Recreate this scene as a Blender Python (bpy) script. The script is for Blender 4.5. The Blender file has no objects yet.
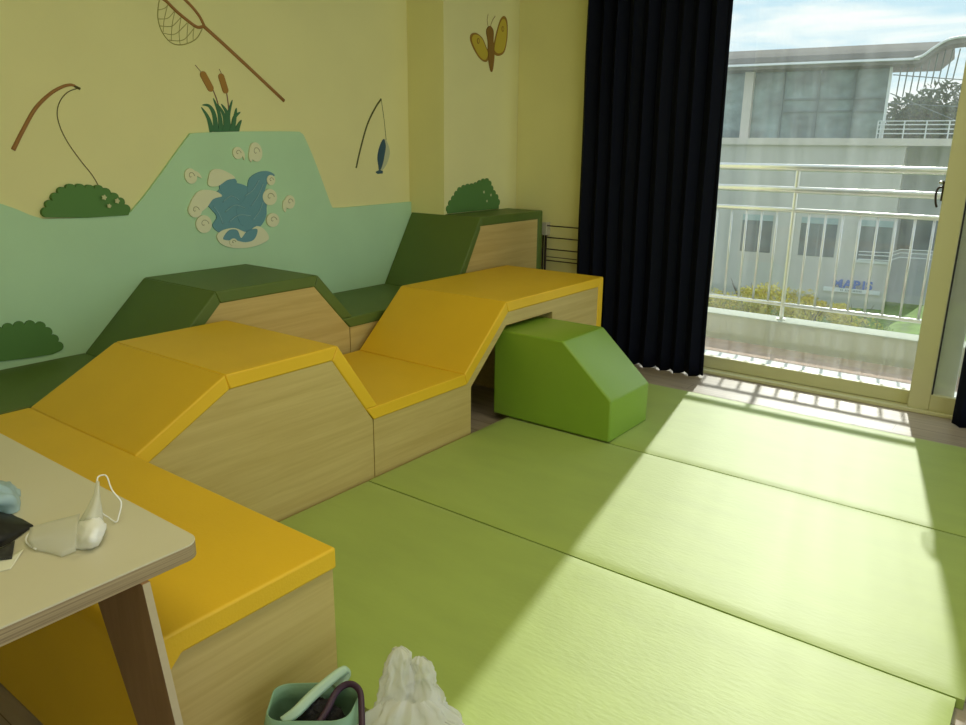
import bpy, bmesh, math, random
import numpy as np
from mathutils import Vector, Matrix, noise

random.seed(7)
S = bpy.context.scene
COL = S.collection

# ------------------------------------------------------------------ camera
YAW, PITCH, ROLL, F = 0.64843, 0.27629, 0.00993, 766.2
CH = 1.5
cy_, sy_ = math.cos(YAW), math.sin(YAW)
cp_, sp_ = math.cos(PITCH), math.sin(PITCH)
fw = np.array([cy_*cp_, sy_*cp_, -sp_]); rt0 = np.array([sy_, -cy_, 0.0]); up0 = np.cross(rt0, fw)
RT = math.cos(ROLL)*rt0 + math.sin(ROLL)*up0
UP = -math.sin(ROLL)*rt0 + math.cos(ROLL)*up0
cam_d = bpy.data.cameras.new('camera')
cam = bpy.data.objects.new('camera', cam_d); COL.objects.link(cam)
cam_d.sensor_width = 36.0
cam_d.lens = F/966.0*36.0
cam_d.clip_start = 0.05; cam_d.clip_end = 500
m = Matrix(((RT[0], UP[0], -fw[0], 0), (RT[1], UP[1], -fw[1], 0), (RT[2], UP[2], -fw[2], CH), (0, 0, 0, 1)))
cam.matrix_world = m
S.camera = cam

# ------------------------------------------------------------------ exposure
S.view_settings.view_transform = 'Standard'
S.view_settings.look = 'None'
S.view_settings.gamma = 1
S.view_settings.use_curve_mapping = False
S.view_settings.exposure = 0.30
SKY_STRENGTH = 1.0
SUN_STRENGTH = 2.75

# ------------------------------------------------------------------ sky
w = bpy.data.worlds.new('sky'); S.world = w; w.use_nodes = True
nt = w.node_tree; nt.nodes.clear()
N = nt.nodes.new; L = nt.links.new
tc = N('ShaderNodeTexCoord'); sep = N('ShaderNodeSeparateXYZ'); L(tc.outputs['Generated'], sep.inputs[0])
ramp = N('ShaderNodeValToRGB'); L(sep.outputs['Z'], ramp.inputs[0])
e = ramp.color_ramp.elements
e[0].position = 0.0; e[0].color = (0.74, 0.88, 0.93, 1)
e[1].position = 0.5; e[1].color = (0.32, 0.56, 0.85, 1)
k = e.new(0.14); k.color = (0.58, 0.78, 0.91, 1)
mp = N('ShaderNodeMapping'); mp.inputs['Scale'].default_value = (1.6, 1.6, 11.0); L(tc.outputs['Generated'], mp.inputs[0])
nz = N('ShaderNodeTexNoise'); nz.inputs['Scale'].default_value = 3.2; nz.inputs['Detail'].default_value = 8; nz.inputs['Roughness'].default_value = 0.55
nz.inputs['Distortion'].default_value = 0.4
L(mp.outputs[0], nz.inputs['Vector'])
cr = N('ShaderNodeValToRGB'); cr.color_ramp.elements[0].position = 0.40; cr.color_ramp.elements[1].position = 0.60
L(nz.outputs[0], cr.inputs[0])
mx = N('ShaderNodeMix'); mx.data_type = 'RGBA'
L(cr.outputs[0], mx.inputs[0]); L(ramp.outputs[0], mx.inputs[6]); mx.inputs[7].default_value = (1.0, 1.0, 0.98, 1)
bg = N('ShaderNodeBackground'); L(mx.outputs[2], bg.inputs[0]); bg.inputs[1].default_value = SKY_STRENGTH
wo = N('ShaderNodeOutputWorld'); L(bg.outputs[0], wo.inputs[0])

# ------------------------------------------------------------------ sun
sd = bpy.data.lights.new('sun', 'SUN'); sd.energy = SUN_STRENGTH; sd.angle = math.radians(0.9); sd.color = (1.0, 0.95, 0.86)
sun = bpy.data.objects.new('sun', sd); COL.objects.link(sun)
sun.rotation_euler = Vector((-1, -0.212, -0.65)).to_track_quat('-Z', 'Y').to_euler()
sun.location = (9, 2, 7)

# ------------------------------------------------------------------ added warm fill lights under the ceiling, out of view, no real fixture
for (lx, ly) in ((0.6, 0.6), (2.8, 0.6)):
    ld = bpy.data.lights.new('added_fill_light', 'AREA'); ld.shape = 'RECTANGLE'; ld.size = 1.2; ld.size_y = 0.6
    ld.energy = 14; ld.color = (1.0, 0.90, 0.62)
    lo_ = bpy.data.objects.new('added_fill_light', ld); COL.objects.link(lo_); lo_.location = (lx, ly, 2.88)

# ------------------------------------------------------------------ picture rays onto real planes
def ray(px, py):
    return RT*((px-483.0)/F) - UP*((py-362.5)/F) + fw
def on_z(px, py, z):
    r = ray(px, py); t = (z-CH)/r[2]; return (r[0]*t, r[1]*t, z)
def on_y(px, py, y):
    r = ray(px, py); t = y/r[1]; return (r[0]*t, CH+r[2]*t)

# ------------------------------------------------------------------ materials
MATS = {}
def mat(name, col, rough=0.6, spec=0.5, bump=0.0, bscale=40, var=0.0, vscale=3, metal=0.0, stretch=None, sheen=0.0, coat=0.0, subsurf=0.0, detail=4):
    if name in MATS: return MATS[name]
    M = bpy.data.materials.new(name); M.use_nodes = True
    t = M.node_tree; b = t.nodes['Principled BSDF']
    b.inputs['Base Color'].default_value = (*col, 1); b.inputs['Roughness'].default_value = rough
    b.inputs['Specular IOR Level'].default_value = spec; b.inputs['Metallic'].default_value = metal
    if sheen: b.inputs['Sheen Weight'].default_value = sheen
    if coat: b.inputs['Coat Weight'].default_value = coat
    tcn = t.nodes.new('ShaderNodeTexCoord'); mpn = t.nodes.new('ShaderNodeMapping'); t.links.new(tcn.outputs['Object'], mpn.inputs[0])
    if stretch: mpn.inputs['Scale'].default_value = stretch
    n = t.nodes.new('ShaderNodeTexNoise'); n.inputs['Scale'].default_value = vscale; n.inputs['Detail'].default_value = detail
    t.links.new(mpn.outputs[0], n.inputs['Vector'])
    if var:
        r = t.nodes.new('ShaderNodeValToRGB')
        r.color_ramp.elements[0].position = 0.3; r.color_ramp.elements[1].position = 0.7
        r.color_ramp.elements[0].color = (*[c*(1-var) for c in col], 1); r.color_ramp.elements[1].color = (*[min(1, c*(1+var)) for c in col], 1)
        t.links.new(n.outputs[0], r.inputs[0]); t.links.new(r.outputs[0], b.inputs['Base Color'])
    if bump:
        n2 = t.nodes.new('ShaderNodeTexNoise'); n2.inputs['Scale'].default_value = bscale; n2.inputs['Detail'].default_value = 4
        t.links.new(mpn.outputs[0], n2.inputs['Vector'])
        bp = t.nodes.new('ShaderNodeBump'); bp.inputs['Strength'].default_value = bump; bp.inputs['Distance'].default_value = 0.01
        t.links.new(n2.outputs[0], bp.inputs['Height']); t.links.new(bp.outputs[0], b.inputs['Normal'])
    MATS[name] = M
    return M

def wood(name, c1, c2, stretch=(2, 30, 60), rough=0.55, planks=False):
    M = bpy.data.materials.new(name); M.use_nodes = True; t = M.node_tree; b = t.nodes['Principled BSDF']
    tcn = t.nodes.new('ShaderNodeTexCoord'); mpn = t.nodes.new('ShaderNodeMapping'); t.links.new(tcn.outputs['Object'], mpn.inputs[0])
    mpn.inputs['Scale'].default_value = stretch
    n = t.nodes.new('ShaderNodeTexNoise'); n.inputs['Scale'].default_value = 1.0; n.inputs['Detail'].default_value = 7; n.inputs['Roughness'].default_value = 0.65
    n.inputs['Distortion'].default_value = 0.5
    t.links.new(mpn.outputs[0], n.inputs['Vector'])
    r = t.nodes.new('ShaderNodeValToRGB'); r.color_ramp.elements[0].position = 0.33; r.color_ramp.elements[1].position = 0.66
    r.color_ramp.elements[0].color = (*c1, 1); r.color_ramp.elements[1].color = (*c2, 1)
    t.links.new(n.outputs[0], r.inputs[0])
    out = r.outputs[0]
    if planks:
        br = t.nodes.new('ShaderNodeTexBrick'); br.inputs['Scale'].default_value = 1.0
        br.inputs['Brick Width'].default_value = 1.2; br.inputs['Row Height'].default_value = 0.12; br.inputs['Mortar Size'].default_value = 0.0015
        br.inputs['Color1'].default_value = (1, 1, 1, 1); br.inputs['Color2'].default_value = (0.86, 0.86, 0.86, 1); br.inputs['Mortar'].default_value = (0.35, 0.3, 0.28, 1)
        m3 = t.nodes.new('ShaderNodeMapping'); m3.inputs['Rotation'].default_value = (0, 0, math.pi/2)
        t.links.new(tcn.outputs['Object'], m3.inputs[0]); t.links.new(m3.outputs[0], br.inputs['Vector'])
        mm = t.nodes.new('ShaderNodeMix'); mm.data_type = 'RGBA'; mm.blend_type = 'MULTIPLY'; mm.inputs[0].default_value = 1
        t.links.new(out, mm.inputs[6]); t.links.new(br.outputs[0], mm.inputs[7]); out = mm.outputs[2]
    t.links.new(out, b.inputs['Base Color']); b.inputs['Roughness'].default_value = rough
    return M

def glass_mat(name, tint=(0.93, 0.96, 0.95), haze=0.03, gloss=0.05, streak=0.05):
    M = bpy.data.materials.new(name); M.use_nodes = True; t = M.node_tree; t.nodes.clear()
    N = t.nodes.new; Lk = t.links.new
    tr = N('ShaderNodeBsdfTransparent'); tr.inputs[0].default_value = (*tint, 1)
    gl = N('ShaderNodeBsdfGlossy'); gl.inputs['Roughness'].default_value = 0.03
    df = N('ShaderNodeBsdfTranslucent'); df.inputs[0].default_value = (0.85, 0.9, 0.9, 1)
    tcn = N('ShaderNodeTexCoord'); mp = N('ShaderNodeMapping'); mp.inputs['Scale'].default_value = (1, 14, 0.7); Lk(tcn.outputs['Object'], mp.inputs[0])
    nz = N('ShaderNodeTexNoise'); nz.inputs['Scale'].default_value = 1.0; nz.inputs['Detail'].default_value = 5; Lk(mp.outputs[0], nz.inputs['Vector'])
    mr = N('ShaderNodeMapRange'); mr.inputs['From Min'].default_value = 0.35; mr.inputs['From Max'].default_value = 0.75
    mr.inputs['To Min'].default_value = haze; mr.inputs['To Max'].default_value = haze+streak; Lk(nz.outputs[0], mr.inputs[0])
    m1 = N('ShaderNodeMixShader'); Lk(mr.outputs[0], m1.inputs[0]); Lk(tr.outputs[0], m1.inputs[1]); Lk(df.outputs[0], m1.inputs[2])
    m2 = N('ShaderNodeMixShader'); m2.inputs[0].default_value = gloss; Lk(m1.outputs[0], m2.inputs[1]); Lk(gl.outputs[0], m2.inputs[2])
    o = N('ShaderNodeOutputMaterial'); Lk(m2.outputs[0], o.inputs[0])
    return M

def film_mat(name, col, opacity=0.5, rough=0.35):
    M = bpy.data.materials.new(name); M.use_nodes = True; t = M.node_tree; t.nodes.clear()
    N = t.nodes.new; Lk = t.links.new
    tr = N('ShaderNodeBsdfTransparent'); tl = N('ShaderNodeBsdfTranslucent'); tl.inputs[0].default_value = (*col, 1)
    pb = N('ShaderNodeBsdfPrincipled'); pb.inputs['Base Color'].default_value = (*col, 1); pb.inputs['Roughness'].default_value = rough
    m0 = N('ShaderNodeMixShader'); m0.inputs[0].default_value = 0.45; Lk(tl.outputs[0], m0.inputs[2]); Lk(pb.outputs[0], m0.inputs[1])
    m1 = N('ShaderNodeMixShader'); m1.inputs[0].default_value = opacity; Lk(tr.outputs[0], m1.inputs[1]); Lk(m0.outputs[0], m1.inputs[2])
    o = N('ShaderNodeOutputMaterial'); Lk(m1.outputs[0], o.inputs[0])
    return M

M_wall = mat('yellow_wall_paint', (0.86, 0.82, 0.40), 0.85, 0.3, bump=0.05, bscale=60, var=0.02)
M_ceil = mat('ceiling_white', (0.8, 0.77, 0.58), 0.9)
M_mint = mat('mint_panel_paint', (0.52, 0.78, 0.49), 0.8, 0.3, bump=0.04, bscale=40, var=0.03)
M_floor = wood('laminate_floor', (0.36, 0.29, 0.22), (0.50, 0.42, 0.33), (22, 2.2, 10), 0.4, planks=True)
M_wood = wood('pale_beech_laminate', (0.53, 0.39, 0.125), (0.63, 0.49, 0.18), (1.6, 30, 34), 0.5)
M_yel = mat('yellow_leatherette', (0.85, 0.53, 0.020), 0.48, 0.45, bump=0.10, bscale=160, var=0.03)
M_dgr = mat('dark_green_leatherette', (0.105, 0.168, 0.028), 0.5, 0.5, bump=0.10, bscale=160, var=0.04)
M_lgr = mat('lime_mat_leatherette', (0.36, 0.475, 0.085), 0.54, 1.0, bump=0.09, bscale=26, var=0.05, stretch=(3, 1, 1), sheen=0.12)
M_blk = mat('apple_green_leatherette', (0.235, 0.40, 0.035), 0.38, 0.7, bump=0.10, bscale=120, var=0.03)
M_curt = mat('navy_blackout_cloth', (0.0035, 0.005, 0.013), 0.8, 0.15, bump=0.2, bscale=300)
M_frame = mat('cream_window_frame', (0.67, 0.65, 0.37), 0.45, 0.5)
M_gask = mat('black_gasket', (0.02, 0.02, 0.02), 0.6)
M_glass = glass_mat('window_glass')
M_steel = mat('stainless_rail', (0.78, 0.77, 0.72), 0.30, 0.5, metal=0.85)
M_conc = mat('painted_curb', (0.66, 0.68, 0.56), 0.8, 0.2, bump=0.1, bscale=20, var=0.05)
M_terr = mat('terracotta_balcony_tile', (0.60, 0.42, 0.32), 0.8, 0.2, var=0.12, vscale=9)
M_sill = mat('white_stone_sill', (0.75, 0.76, 0.72), 0.6, var=0.06, vscale=12)
M_darkmet = mat('dark_brown_metal', (0.05, 0.035, 0.025), 0.4, metal=0.6)
M_laminate = mat('grey_white_laminate', (0.66, 0.62, 0.45), 0.38, 0.5, var=0.02)
M_ply = wood('plywood_edge', (0.20, 0.14, 0.07), (0.50, 0.39, 0.22), (1.5, 1.5, 330), 0.6)
M_legw = wood('brown_ply_face', (0.27, 0.155, 0.07), (0.34, 0.20, 0.10), (30, 30, 3), 0.5)
M_plylight = mat('light_ply_edge', (0.50, 0.42, 0.26), 0.6)

# ------------------------------------------------------------------ helpers
def newobj(name, me, m=None, parent=None, smooth=False, bevel=0, seg=2):
    o = bpy.data.objects.new(name, me); COL.objects.link(o)
    if m: me.materials.append(m)
    if parent: o.parent = parent
    if smooth:
        for p in me.polygons: p.use_smooth = True
    if bevel:
        b = o.modifiers.new('bevel', 'BEVEL'); b.width = bevel; b.segments = seg; b.limit_method = 'ANGLE'; b.angle_limit = math.radians(25)
        b.harden_normals = False
        for p in me.polygons: p.use_smooth = True
        me.set_sharp_from_angle(angle=math.radians(50))
    return o
def from_bm(name, bm, m=None, parent=None, smooth=False, bevel=0, seg=2, fix=True):
    if fix: bmesh.ops.recalc_face_normals(bm, faces=bm.faces)
    me = bpy.data.meshes.new(name); bm.to_mesh(me); bm.free()
    return newobj(name, me, m, parent, smooth, bevel, seg)
def tag(o, label=None, cat=None, group=None, kind=None):
    if label: o['label'] = label
    if cat: o['category'] = cat
    if group: o['group'] = group
    if kind: o['kind'] = kind
    return o
def empty(name, loc, label=None, cat=None, group=None, kind=None):
    o = bpy.data.objects.new(name, None); COL.objects.link(o); o.location = loc; o.empty_display_size = 0.05
    return tag(o, label, cat, group, kind)
def child(o, root):
    o.parent = root; o.matrix_parent_inverse = Matrix.Translation(-Vector(root.location)); return o
def addbox(bm, x0, x1, y0, y1, z0, z1):
    vs = [bm.verts.new((x, y, z)) for x in (x0, x1) for y in (y0, y1) for z in (z0, z1)]
    for f in ((0, 1, 3, 2), (4, 6, 7, 5), (0, 4, 5, 1), (2, 3, 7, 6), (0, 2, 6, 4), (1, 5, 7, 3)):
        bm.faces.new([vs[i] for i in f])
def box(name, x0, x1, y0, y1, z0, z1, m, root=None, bevel=0, seg=2):
    bm = bmesh.new(); addbox(bm, x0, x1, y0, y1, z0, z1)
    o = from_bm(name, bm, m, None, bevel=bevel, seg=seg)
    if root: child(o, root)
    return o
def addprism(bm, prof, a0, a1, axis='y'):
    def P(u, v, a): return (u, a, v) if axis == 'y' else ((a, u, v) if axis == 'x' else (u, v, a))
    A = [bm.verts.new(P(u, v, a0)) for u, v in prof]; B = [bm.verts.new(P(u, v, a1)) for u, v in prof]
    n = len(prof); fa = bm.faces.new(A); fb = bm.faces.new(B[::-1])
    for i in range(n): bm.faces.new((A[i], A[(i+1) % n], B[(i+1) % n], B[i]))
    fa.normal_update(); fb.normal_update()
    bmesh.ops.triangulate(bm, faces=[f for f in (fa, fb) if len(f.verts) > 4], ngon_method='EAR_CLIP')
def prism(name, prof, a0, a1, m, root=None, axis='y', bevel=0, seg=2):
    bm = bmesh.new(); addprism(bm, prof, a0, a1, axis)
    o = from_bm(name, bm, m, bevel=bevel, seg=seg)
    if root: child(o, root)
    return o
def addtube(bm, pts, r, n=8, closed=False, flat=None):
    pts = [Vector(p) for p in pts]; rings = []
    prev = None; cnt = len(pts)
    for i, p in enumerate(pts):
        if closed: d = pts[(i+1) % cnt]-pts[i-1]
        else: d = pts[min(i+1, cnt-1)]-pts[max(i-1, 0)]
        d.normalize()
        ref = prev if prev is not None else (Vector((0, 0, 1)) if abs(d.z) < 0.9 else Vector((1, 0, 0)))
        u = (ref - d*ref.dot(d))
        if u.length < 1e-5: u = d.orthogonal()
        u.normalize(); v = d.cross(u); prev = u
        rr = r[i] if isinstance(r, (list, tuple)) else r
        ring = []
        for k in range(n):
            a = 2*math.pi*k/n
            off = u*math.cos(a)*rr + v*math.sin(a)*rr
            if flat is not None: off = off - flat[0]*off.dot(flat[0])*(1-flat[1])
            ring.append(bm.verts.new(p+off))
        rings.append(ring)
    for i in range(cnt-1 if not closed else cnt):
        a = rings[i]; b = rings[(i+1) % cnt]
        for k in range(n): bm.faces.new((a[k], a[(k+1) % n], b[(k+1) % n], b[k]))
    if not closed:
        bm.faces.new(rings[0][::-1]); bm.faces.new(rings[-1])
def tube(name, pts, r, m, root=None, n=8, closed=False, flat=None):
    bm = bmesh.new(); addtube(bm, pts, r, n, closed, flat)
    o = from_bm(name, bm, m, smooth=True)
    if root: child(o, root)
    return o
def smooth_curve(pts, n=6, closed=False):
    pts = [np.array(p, float) for p in pts]; out = []; c = len(pts)
    rng = range(c) if closed else range(c-1)
    for i in rng:
        if closed: p0, p1, p2, p3 = pts[i-1], pts[i], pts[(i+1) % c], pts[(i+2) % c]
        else: p0, p1, p2, p3 = pts[max(i-1, 0)], pts[i], pts[i+1], pts[min(i+2, c-1)]
        for k in range(n):
            t = k/n
            out.append(tuple(0.5*((2*p1)+(-p0+p2)*t+(2*p0-5*p1+4*p2-p3)*t*t+(-p0+3*p1-3*p2+p3)*t**3)))
    if not closed: out.append(tuple(pts[-1]))
    return out

# ------------------------------------------------------------------ measured layout (metres)
YA, YB, YC, YD, YE = 2.344, 3.115, 3.150, 3.776, 3.470     # seat row fronts/backs, mural wall, pier wall
XP, XH1, XH2, XD, XF, XB1, XB2 = 1.182, 1.551, 2.092, 2.287, 2.9385, 3.295, 4.373
ZS, ZP, ZH = 0.369, 0.498, 0.692
XW = 4.98; XL = -2.2; ZC = 2.92; YO = -2.6
YW = YD+0.016     # wall paint behind the mural panel

# ------------------------------------------------------------------ structure
def struct(o): o['kind'] = 'structure'; return o
struct(box('floor', XL, XW+0.02, YO, YD+0.1, -0.12, 0.0, M_floor))
struct(box('ceiling', XL, XW+0.02, YO, YD+0.1, ZC, ZC+0.15, M_ceil))
struct(box('wall_back', XL, 4.119, YW, YW+0.2, 0, ZC, M_wall))
struct(box('wall_pier', 4.119, XW+0.2, YE, YD+0.2, 0, ZC, M_wall))
struct(box('wall_left', XL-0.2, XL, YO, YD+0.2, 0, ZC, M_wall))
bm = bmesh.new()
addbox(bm, XW, XW+0.2, 2.76, YE-0.001, -0.12, ZC); addbox(bm, XW, XW+0.2, -1.9, 2.76, 2.80, ZC); addbox(bm, XW, XW+0.2, YO, -1.9, -0.12, ZC)
struct(from_bm('wall_window', bm, M_wall))
# window: outer frame, two sashes
tr = empty('trim_1', (XW, 0.4, 0), kind='structure')
box('sill_track', XW+0.005, XW+0.20, -1.9, 2.76, -0.02, 0.012, M_frame, tr, bevel=0.004)
box('sill_lip', XW-0.012, XW+0.012, -1.9, 2.76, 0.0, 0.022, M_frame, tr, bevel=0.004)
box('head_frame', XW+0.005, XW+0.20, -1.9, 2.76, 2.74, 2.80, M_frame, tr)
box('jamb', XW+0.005, XW+0.20, 2.70, 2.76, 0.012, 2.74, M_frame, tr)
box('jamb', XW+0.005, XW+0.20, -1.9, -1.84, 0.012, 2.74, M_frame, tr)
for nm, y0, y1, xx, stl in (('window_1', 0.515, 2.70, 5.075, 0.08), ('window_2', -1.84, 0.601, 5.0, 0.112)):
    r = empty(nm, (xx, (y0+y1)/2, 0), kind='structure')
    box('stile', xx, xx+0.045, y1-stl, y1, 0.014, 2.74, M_frame, r, bevel=0.004)
    box('stile', xx, xx+0.045, y0, y0+stl, 0.014, 2.74, M_frame, r, bevel=0.004)
    box('bottom_rail', xx, xx+0.045, y0+stl, y1-stl, 0.014, 0.098 if nm == 'window_1' else 0.115, M_frame, r, bevel=0.004)
    box('top_rail', xx, xx+0.045, y0+stl, y1-stl, 2.66, 2.74, M_frame, r, bevel=0.004)
    zb = 0.098 if nm == 'window_1' else 0.115
    bm = bmesh.new()
    for a in ((y0+stl, y0+stl+0.008), (y1-stl-0.008, y1-stl)): addbox(bm, xx+0.012, xx+0.034, a[0], a[1], zb, 2.66)
    child(from_bm('gasket', bm, M_gask if nm == 'window_2' else M_frame), r)
    if nm == 'window_2':
        box('screen_stile', 5.13, 5.16, 0.385, 0.515, 0.014, 2.74, M_sill, r)
    box('glass', xx+0.020, xx+0.024, y0+stl+0.004, y1-stl-0.004, zb+0.004, 2.66, M_glass, r)
# crescent latch on the meeting stile
lt = empty('window_latch', (5.03, 0.612, 1.27), 'small dark crescent latch on the edge of the cream window stile', 'latch')
box('latch_base', 5.012, 5.040, 0.6015, 0.612, 1.225, 1.335, M_darkmet, lt, bevel=0.002)
tube('latch_lever', smooth_curve([(5.026, 0.612, 1.30), (5.020, 0.630, 1.295), (5.016, 0.637, 1.26), (5.018, 0.632, 1.215), (5.024, 0.624, 1.19)], 4), 0.006, M_darkmet, lt)
tube('latch_knob', [(5.026, 0.612, 1.325), (5.026, 0.632, 1.325)], 0.008, M_steel, lt)

# balcony
struct(box('floor_balcony', XW+0.2, 6.2, -4, 6, -0.25, -0.05, M_terr))
struct(box('trim_2', XW+0.2, 5.60, -4, 6, -0.05, 0.0, M_sill, bevel=0.005))
struct(box('wall_balcony_curb', 6.2, 6.42, -4, 6, -0.6, 0.165, M_conc, bevel=0.006))
rl = empty('balcony_railing', (6.3, 1.7, 0.165), 'stainless steel balcony railing with two handrails over thin balusters', 'railing')
tube('handrail', [(6.3, -3.8, 1.357), (6.3, 5.8, 1.357)], 0.027, M_steel, rl, 16)
tube('handrail', [(6.3, -3.8, 1.190), (6.3, 5.8, 1.190)], 0.025, M_steel, rl, 16)
tube('upper_rail', [(6.3, -3.8, 1.035), (6.3, 5.8, 1.035)], 0.018, M_steel, rl, 12)
tube('lower_rail', [(6.3, -3.8, 0.290), (6.3, 5.8, 0.290)], 0.016, M_steel, rl, 12)
pb = None
for i in range(-3, 4):
    yy = 1.748+1.21*i
    bm = bmesh.new(); addtube(bm, [(6.3, yy, 0.165), (6.3, yy, 1.345)], 0.017, 12); addtube(bm, [(6.3, yy, 0.165), (6.3, yy, 0.175)], 0.035, 16)
    child(from_bm('post', bm, M_steel, smooth=False), rl)
for i in range(-3, 4):
    for kq in range(1, 10):
        yy = 1.748+1.21*i+0.121*kq
        if yy > 3.2 or yy < -1.2: continue
        tube('baluster', [(6.3, yy, 0.30), (6.3, yy, 1.03)], 0.0095, M_steel, rl, 8)

# ------------------------------------------------------------------ soft play units
RT_ = 0.06
def offset_poly(pts, t):
    """inner polyline parallel to pts (open), offset t to the right side (below)"""
    out = []
    P = [Vector(p) for p in pts]
    for i, p in enumerate(P):
        ns = []
        for a, b in ((i-1, i), (i, i+1)):
            if a < 0 or b >= len(P): continue
            d = (P[b]-P[a]).normalized(); ns.append(Vector((d.y, -d.x)))
        n = ns[0] if len(ns) == 1 else (ns[0]+ns[1]).normalized()
        sc = t/max(0.3, n.dot(ns[0])); out.append(p+n*sc)
    return out
def cushions(pts, y0, y1, mt, root, splits=None):
    inn = offset_poly(pts, RT_)
    # ends vertical
    for i in range(len(pts)-1):
        q = [pts[i], pts[i+1], tuple(inn[i+1]), tuple(inn[i])]
        if i == 0 and abs(pts[0][0]-pts[1][0]) > 0.01: q[3] = (pts[0][0], q[3][1])
        o = prism('cushion', q, y0, y1, mt, root, bevel=0.007, seg=3)
    return [tuple(v) for v in inn]

# -- front row: yellow
def unit(name, loc, label, cat='soft play block', group=None): return empty(name, loc, label, cat, group)
u = unit('padded_bench', (0.9, 2.2, 0), 'long yellow padded bench running behind the white table, lowest front block on the left', 'bench')
XLB = 0.650
prism('body', [(XLB+RT_, 0.0), (XP-0.002, 0.0), (XP-0.002, ZP-RT_), (XLB+RT_+0.03, ZP-RT_), (XLB+RT_, ZP-RT_-0.03)], 1.379, YB, M_wood, u)
prism('cushion', [(XLB, 0.002), (XLB+RT_, 0.002), (XLB+RT_, ZP-RT_-0.03), (XLB+RT_+0.03, ZP-RT_), (XP+0.004, ZP-RT_), (XP+0.004, ZP), (XLB+0.02, ZP), (XLB, ZP-0.02)], 1.369, YB+0.006, M_yel, u, bevel=0.007, seg=3)

def row_unit(name, pts, y0, y1, body, cush_mat, label, root_loc, endcap=None):
    r = unit(name, root_loc, label)
    cushions(pts, y0, y1, cush_mat, r)
    prism('body', body, y0+0.004, y1-0.004, M_wood, r)
    return r
h = ZP
row = [(XP+0.001, ZP), (XH1, ZH), (XH2, ZH), (XD, ZS)]
# slope continues down to the level of the neighbours
def hump(name, x0, z0, xa, xb, x1, z1, ztop, y0, y1, mt, label):
    r = unit(name, ((x0+x1)/2, (y0+y1)/2, 0), label)
    pts = [(x0, z0), (xa, ztop), (xb, ztop), (x1, z1)]
    inn = offset_poly(pts, RT_)
    I = [tuple(v) for v in inn]
    dl = (pts[1][0]-pts[0][0], pts[1][1]-pts[0][1]); dr = (pts[3][0]-pts[2][0], pts[3][1]-pts[2][1])
    # clip the inner corners to the vertical end planes
    def at_x(p, d, x): return (x, p[1]+d[1]*(x-p[0])/d[0])
    I0 = at_x(I[1], dl, x0)
    xin = x1-0.004; zlow = z1-RT_                      # inner face meets the divider at the seat cushion's underside
    n_ = Vector((-(pts[3][1]-pts[2][1]), pts[3][0]-pts[2][0])); 
    foot = pts[3][0]; lo_x, hi_x = pts[3][0], pts[3][0]+0.08
    for _ in range(30):
        foot = (lo_x+hi_x)/2; d_ = Vector((foot-xb, z1-ztop)).normalized(); nn_ = Vector((d_.y, -d_.x))
        q_ = Vector((foot, z1))+nn_*RT_
        xi = q_.x + d_.x/d_.y*(zlow-q_.y)
        if xi < xin: lo_x = foot
        else: hi_x = foot
    pts[3] = (foot, z1)
    I = [tuple(v) for v in offset_poly(pts, RT_)]
    cut = I[2][0] + (I[3][0]-I[2][0])*(z1-I[2][1])/(I[3][1]-I[2][1])
    I3 = (cut, z1)
    prism('cushion', [pts[0], pts[1], I[1], I0], y0, y1, mt, r, bevel=0.007, seg=3)
    prism('cushion', [pts[1], pts[2], I[2], I[1]], y0, y1, mt, r, bevel=0.007, seg=3)
    prism('cushion', [pts[2], pts[3], I3, I[2]], y0, y1, mt, r, bevel=0.007, seg=3)
    prism('body', [(x0+0.001, 0), (x1-0.003, 0), (x1-0.003, zlow), (cut, z1), I[2], I[1], I0], y0+0.005, y1-0.005, M_wood, r)
    r['_cut'] = cut
    return r
hf = hump('climbing_block', XP+0.002, ZP, XH1, XH2, XD, ZS, ZH, YA, YB, M_yel, 'yellow-topped trapezoid climbing block with pale wood front, in the middle of the front row')
# yellow seat + slope + tunnel bridge
u = unit('tunnel_block', (3.33, 2.73, 0), 'yellow seat rising to a high yellow-topped tunnel block, nearest the curtain')
c0 = (XD+0.003, ZS); c1 = (XF, ZS); c2 = (XB1, ZH); c3 = (XB2, ZH); c4 = (XB2, 0.0)
inn = [tuple(v) for v in offset_poly([c0, c1, c2, c3, c4], RT_)]
in0 = (c0[0], ZS-RT_)
prism('cushion', [(hf['_cut']+0.002, ZS), c1, inn[1], in0], YA, YB, M_yel, u, bevel=0.005, seg=3)
del hf['_cut']
prism('cushion', [c1, c2, inn[2], inn[1]], YA, YB, M_yel, u, bevel=0.007, seg=3)
prism('cushion', [c2, c3, inn[3], inn[2]], YA, YB, M_yel, u, bevel=0.007, seg=3)
prism('cushion', [c3, c4, (inn[4][0], 0.0), inn[3]], YA, YB, M_yel, u, bevel=0.007, seg=3)
OX = 3.772
prism('body', [(c0[0], 0), (2.998, 0), (2.998, 0.287), (3.302, 0.562), (OX, 0.562), (OX, 0), (inn[3][0]-0.001, 0), inn[3], inn[2], inn[1], in0], YA+0.005, YB-0.005, M_wood, u)

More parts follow.
